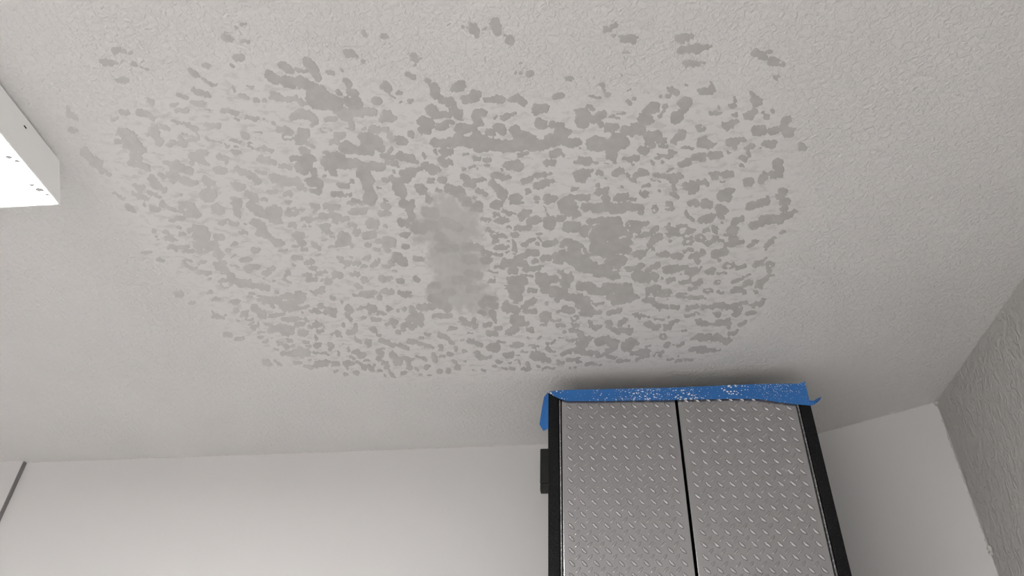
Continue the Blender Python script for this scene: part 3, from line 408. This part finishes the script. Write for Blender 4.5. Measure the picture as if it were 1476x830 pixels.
for key, (vs, ts, fs, ix) in sorted(store.items()):
    if not fs: continue
    me = mesh('compound_splat', vs, fs)
    me.polygons.foreach_set('use_smooth', [True] * len(me.polygons))
    if me.polygons[0].normal.z > 0: me.flip_normals()
    a = me.attributes.new('tone', 'FLOAT', 'POINT'); a.data.foreach_set('value', ts)
    o = link('compound_splat' if key >= 0 else 'compound_specks', me, ceiling, mp_)
    if key < 0: o['kind'] = 'stuff'; o['label'] = 'tiny grey compound specks between the splats'


# ------------------------------------------------------------------ ceiling light fixture
FX1 = -0.953 * H                       # right side of the housing
FX0 = FX1 - 0.36
FY0, FY1T, FY1B = -0.16, 0.848 * H, 0.896 * H
FB = CEIL_Z - 0.084
fix = empty('ceiling_light', ((FX0 + FX1) / 2, (FY0 + FY1T) / 2, CEIL_Z))
tag(fix, 'white box ceiling light with a glowing diffuser beside the blotchy patch', 'ceiling light')
def fpart(name, vs, fs, mat, bev=0.0):
    bm = bmesh.new(); bv = [bm.verts.new(v) for v in vs]
    for f in fs: bm.faces.new([bv[i] for i in f])
    bmesh.ops.recalc_face_normals(bm, faces=bm.faces[:])
    if bev: bmesh.ops.bevel(bm, geom=bm.edges[:], offset=bev, segments=2, affect='EDGES')
    o = link(name, bm_mesh(name, bm), None, mat); keep_world(o, fix); return o
BOX = [(0,1,2,3),(7,6,5,4),(0,4,5,1),(1,5,6,2),(2,6,7,3),(3,7,4,0)]
def slant(x0, x1, y0, yt, yb, zt, zb):
    return [(x0,y0,zt),(x1,y0,zt),(x1,yt,zt),(x0,yt,zt),(x0,y0,zb),(x1,y0,zb),(x1,yb,zb),(x0,yb,zb)]
T = 0.004
fpart('side_panel', slant(FX1 - T, FX1, FY0, FY1T, FY1B, CEIL_Z - 0.005, FB), BOX, mhouse)
fpart('side_panel', slant(FX0, FX0 + T, FY0, FY1T, FY1B, CEIL_Z - 0.005, FB), BOX, mhouse)
e = [(FX0,FY1T-T,CEIL_Z-.005),(FX1,FY1T-T,CEIL_Z-.005),(FX1,FY1T,CEIL_Z-.005),(FX0,FY1T,CEIL_Z-.005),(FX0,FY1B-T,FB),(FX1,FY1B-T,FB),(FX1,FY1B,FB),(FX0,FY1B,FB)]
fpart('end_panel', e, BOX, mhouse)
fpart('end_panel', slant(FX0, FX1, FY0 - T, FY0, FY0, CEIL_Z - 0.005, FB), BOX, mhouse)
fpart('gap_shade_pan', slant(FX0 + 0.012, FX1 - 0.012, FY0 + .01, FY1T - .012, FY1T - .012, CEIL_Z + 0.001, CEIL_Z - 0.009), BOX, mdark)  # black pan paints the shadow line between fixture and ceiling
fpart('housing_pan', slant(FX0 + T, FX1 - T, FY0, FY1T - T, FY1T - T, CEIL_Z - 0.0055, CEIL_Z - 0.009), BOX, mhouse)
lens = fpart('diffuser', slant(FX0 + T, FX1 - T, FY0, FY1B - T, FY1B - T, FB + 0.006, FB - 0.0005), BOX, mlens)
lens['label'] = 'glowing white prismatic diffuser panel'
# screw slot and chip on the side of the housing, dead insects lying in the diffuser
p = on_z(36, 183, CEIL_Z - 0.04); t_ = (FX1 - CAM.x) / ray(36, 183).x; p = CAM + ray(36, 183) * t_
bm = bmesh.new(); add_box(bm, FX1 - 0.0006, FX1 + 0.0008, p.y - 0.004, p.y + 0.004, p.z - 0.0012, p.z + 0.0012)
keep_world(link('screw_slot', bm_mesh('screw_slot', bm), None, mbug), fix)
for (bx_, by_, br) in ((13, 226, .0035), (25, 232, .003), (46, 266, .003), (57, 273, .0048), (68, 280, .0027)):
    q = on_z(bx_, by_, FB)
    bm = bmesh.new(); bmesh.ops.create_icosphere(bm, subdivisions=1, radius=br * 1.7)
    for v in bm.verts: v.co = Vector((v.co.x * 1.4, v.co.y * random.uniform(.7, 1), v.co.z * .4)) + q + Vector((0, 0, -0.0006))
    keep_world(link('debris_speck', bm_mesh('debris_speck', bm), None, mdebris), fix)


# ------------------------------------------------------------------ cabinet
TOP = CAM.z + 1.134                     # cabinet top, a hand's breadth under the ceiling
pa = on_z(790, 566, TOP); YF = pa.y
pb = on_y(1162.5, 558, YF)
CX0, CX1 = pa.x, pb.x
YB = min(back_y(CX0), back_y(CX1)) - 0.004
ZB = 0.12
cab = empty('storage_cabinet', ((CX0 + CX1) / 2, (YF + YB) / 2, 0))
tag(cab, 'tall black cabinet with two silver tread plate doors against the white wall', 'cabinet')
def cpart(name, ext, mat, bev=0.0, parent=cab):
    o = box_obj(name, ext, mat, None, bev); keep_world(o, parent); return o
ST = 0.031
cpart('side_panel', (CX0, CX0 + ST, YF, YB, ZB, TOP), mblk, 0.002)
cpart('side_panel', (CX1 - ST, CX1, YF, YB, ZB, TOP), mblk, 0.002)
cpart('top_panel', (CX0 + ST - .001, CX1 - ST + .001, YF + 0.001, YB, TOP - 0.022, TOP), mblk, 0.001)
cpart('bottom_panel', (CX0 + ST - .001, CX1 - ST + .001, YF + 0.02, YB, ZB, ZB + 0.022), mblk)
cpart('back_panel', (CX0 + ST - .001, CX1 - ST + .001, YB - 0.012, YB, ZB + .02, TOP - .02), mdark)
for fx in (CX0 + 0.03, CX1 - 0.03):
    for fy in (YF + 0.04, YB - 0.04):
        cpart('foot', (fx - 0.022, fx + 0.022, fy - 0.022, fy + 0.022, 0.0, ZB + .001), mblk, 0.004)
DT = TOP - 0.0235; DB = ZB + 0.03
gapx = on_y(974.8, 576, YF).x
YD = YF + 0.004                          # door faces sit just inside the frame
def tread_mesh():                        # one raised lens-shaped bar, long axis x, proud towards -y
    vs, fs = [], []; n, rows = 12, 4
    for k in range(rows):
        s_ = math.cos(k / rows * math.pi / 2); hgt = math.sin(k / rows * math.pi / 2)
        for i in range(n):
            a = 2 * math.pi * i / n
            x = math.cos(a); zz = math.sin(a) * (1 - 0.45 * abs(math.cos(a)) ** 2)
            vs.append((x * 0.0122 * (0.35 + 0.65 * s_), -hgt * 0.0052, zz * 0.0051 * s_))
    vs.append((0, -0.0053, 0)); c = len(vs) - 1
    for k in range(rows - 1):
        for i in range(n): fs.append((k * n + i, k * n + (i + 1) % n, (k + 1) * n + (i + 1) % n, (k + 1) * n + i))
    for i in range(n): fs.append(((rows - 1) * n + i, (rows - 1) * n + (i + 1) % n, c))
    me = mesh('tread_bar', vs, fs)
    for p in me.polygons: p.use_smooth = True
    if me.polygons[0].normal.y > 0: me.flip_normals()
    me.materials.append(msil.m); return me
bar = tread_mesh()
PX, PZ = 0.0322, 0.0328
def door(x0, x1, hinge, phase):
    d = cpart('door', (x0 + (0.0085 if hinge < 0 else 0), x1 - (0.0085 if hinge > 0 else 0), YD, YD + 0.018, DB, DT), msil, 0.0015)
    if hinge < 0: ex = (x0 + 0.0012, x0 + 0.0052)
    else: ex = (x1 - 0.0052, x1 - 0.0012)
    e = cpart('door_edge_strip', (ex[0], ex[1], YD - 0.001, YD + 0.018, DB, DT), mtrim, 0.0008, d); e['label'] = 'thin bright hinge edge strip of the door'
    lo = x0 + 0.0085 if hinge < 0 else x0 + 0.002; hi = x1 - 0.0085 if hinge > 0 else x1 - 0.002
    cols = int((hi - lo) / PX); off = lo + ((hi - lo) - (cols - 1) * PX) / 2
    rest = []
    rows = int((DT - DB) / PZ)
    for j in range(rows):
        z = DT - phase - j * PZ
        if z < DB + 0.02: break
        for i in range(cols):
            x = off + i * PX
            mt = Matrix.Translation((x, YD + 0.0002, z)) @ Matrix.Rotation(math.radians(47), 4, 'Y')
            if j < 15:
                o = link('tread_bar', bar, d); o.matrix_basis = mt
            else: rest.append(mt)
            if i < cols - 1:
                rest.append(Matrix.Translation((x + PX / 2, YD + 0.0002, z - PZ / 2)) @ Matrix.Rotation(math.radians(-47), 4, 'Y') @ Matrix.Diagonal((0.85, 0.35, 0.8, 1)))
    vs, fs = [], []
    bv = [v.co.copy() for v in bar.vertices]; bf = [tuple(p.vertices) for p in bar.polygons]
    for mt in rest:
        k = len(vs); vs += [mt @ v for v in bv]; fs += [tuple(a + k for a in f) for f in bf]
    me = mesh('tread_relief', vs, fs)
    for p in me.polygons: p.use_smooth = True
    o = link('tread_relief', me, None, msil); keep_world(o, d); o['kind'] = 'stuff'
    return d
door(CX0 + ST + 0.001, gapx - 0.004, -1, 0.026)
door(gapx + 0.004, CX1 - ST - 0.001, 1, 0.012)

# black plastic box on the cabinet's side
YBX = YF + 0.30
b0 = on_y(778.5, 646, YBX); b1 = on_y(778.5, 707, YBX)
blk = empty('wall_box', (b0.x, YBX + .015, b1.z))
tag(blk, 'small black plastic box fixed to the side of the cabinet', 'box')
zs = on_y(778.5, 696.5, YBX).z
o = box_obj('body', (b0.x, CX0 + 0.001, YBX, YBX + 0.03, zs + 0.0004, b0.z), mbox, None, 0.004, 3); keep_world(o, blk)
o = box_obj('lower_cover', (b0.x + 0.0004, CX0 + 0.001, YBX + .0004, YBX + 0.0296, b1.z, zs - 0.0004), mbox, None, 0.004, 3); keep_world(o, blk)

# blue masking tape along the top of the cabinet
tape = empty('masking_tape', ((CX0 + CX1) / 2, YF, TOP - 0.03))
tag(tape, 'blue masking tape spattered with white paint along the cabinet top', 'tape')
def sheet(name, rows, mat, thick=0.0006):        # rows of points -> a thin solid sheet
    n = len(rows[0]); vs = [p for r in rows for p in r]
    fs = [(a * n + i, a * n + i + 1, (a + 1) * n + i + 1, (a + 1) * n + i) for a in range(len(rows) - 1) for i in range(n - 1)]
    bm = bmesh.new(); bv = [bm.verts.new(v) for v in vs]
    for f in fs: bm.faces.new([bv[i] for i in f])
    bmesh.ops.recalc_face_normals(bm, faces=bm.faces[:])
    bmesh.ops.solidify(bm, geom=bm.faces[:], thickness=thick)
    o = link(name, bm_mesh(name, bm), None, mat); keep_world(o, tape); return o
low = [(792.5,567),(800,571.5),(808,575.5),(818,578),(860,578),(900,577.4),(940,577),(970,576.4),(1010,575.6),(1060,574.6),(1095,575.2),(1110,577.6),(1130,580.5),(1150,583),(1168.5,584.5)]
upp = [(791.5,564.5),(800,563),(808,562.4),(818,562),(860,561),(900,560.2),(940,559.3),(970,558.6),(1010,557),(1060,554.6),(1095,553.6),(1110,553.2),(1130,552.8),(1150,553),(1160,550)]
YT = YF - 0.0016
rows = []
for s_ in (0.0, 0.33, 0.66, 1.0):
    rows.append([on_y(a[0] * (1 - s_) + b[0] * s_, a[1] * (1 - s_) + b[1] * s_, YT - 0.0012 * random.random() - (0.004 * s_ if b[0] > 1100 else 0)) for a, b in zip(low, upp)])
sheet('tape_strip', rows, mtape)
# the end wrapped round the left corner and hanging down the side
rows = []
for a, b in (((790.8,565.5),(789.8,565.2)), ((791.5,571),(784.2,572)), ((791.5,585),(781.5,586)), ((791.5,600),(779.2,600)), ((791.5,612),(777.6,611.5)), ((791.5,617.5),(783,621))):
    pa_ = on_y(*a, YF - 0.003); pa_.x = min(pa_.x, CX0 + 0.001); pb_ = on_y(*b, YF - 0.0025)
    rows.append([pa_, (pa_ + pb_) / 2 + Vector((0, 0.001, 0)), pb_])
o = sheet('hanging_end', rows, mtape2)
# the torn tail past the right corner
rows = [[on_y(1166.5, 577, YT), on_y(1167.8, 581, YT), on_y(1168, 584.4, YT)],
        [on_y(1173, 577.5, YT), on_y(1174, 580, YT - .003), on_y(1173.5, 583, YT)],
        [on_y(1179, 573.8, YT), on_y(1179.6, 576, YT - .005), on_y(1178.5, 579.5, YT)],
        [on_y(1184, 572, YT), on_y(1183.4, 573.6, YT - .007), on_y(1182, 576, YT)]]
sheet('torn_tail', rows, mtape2)
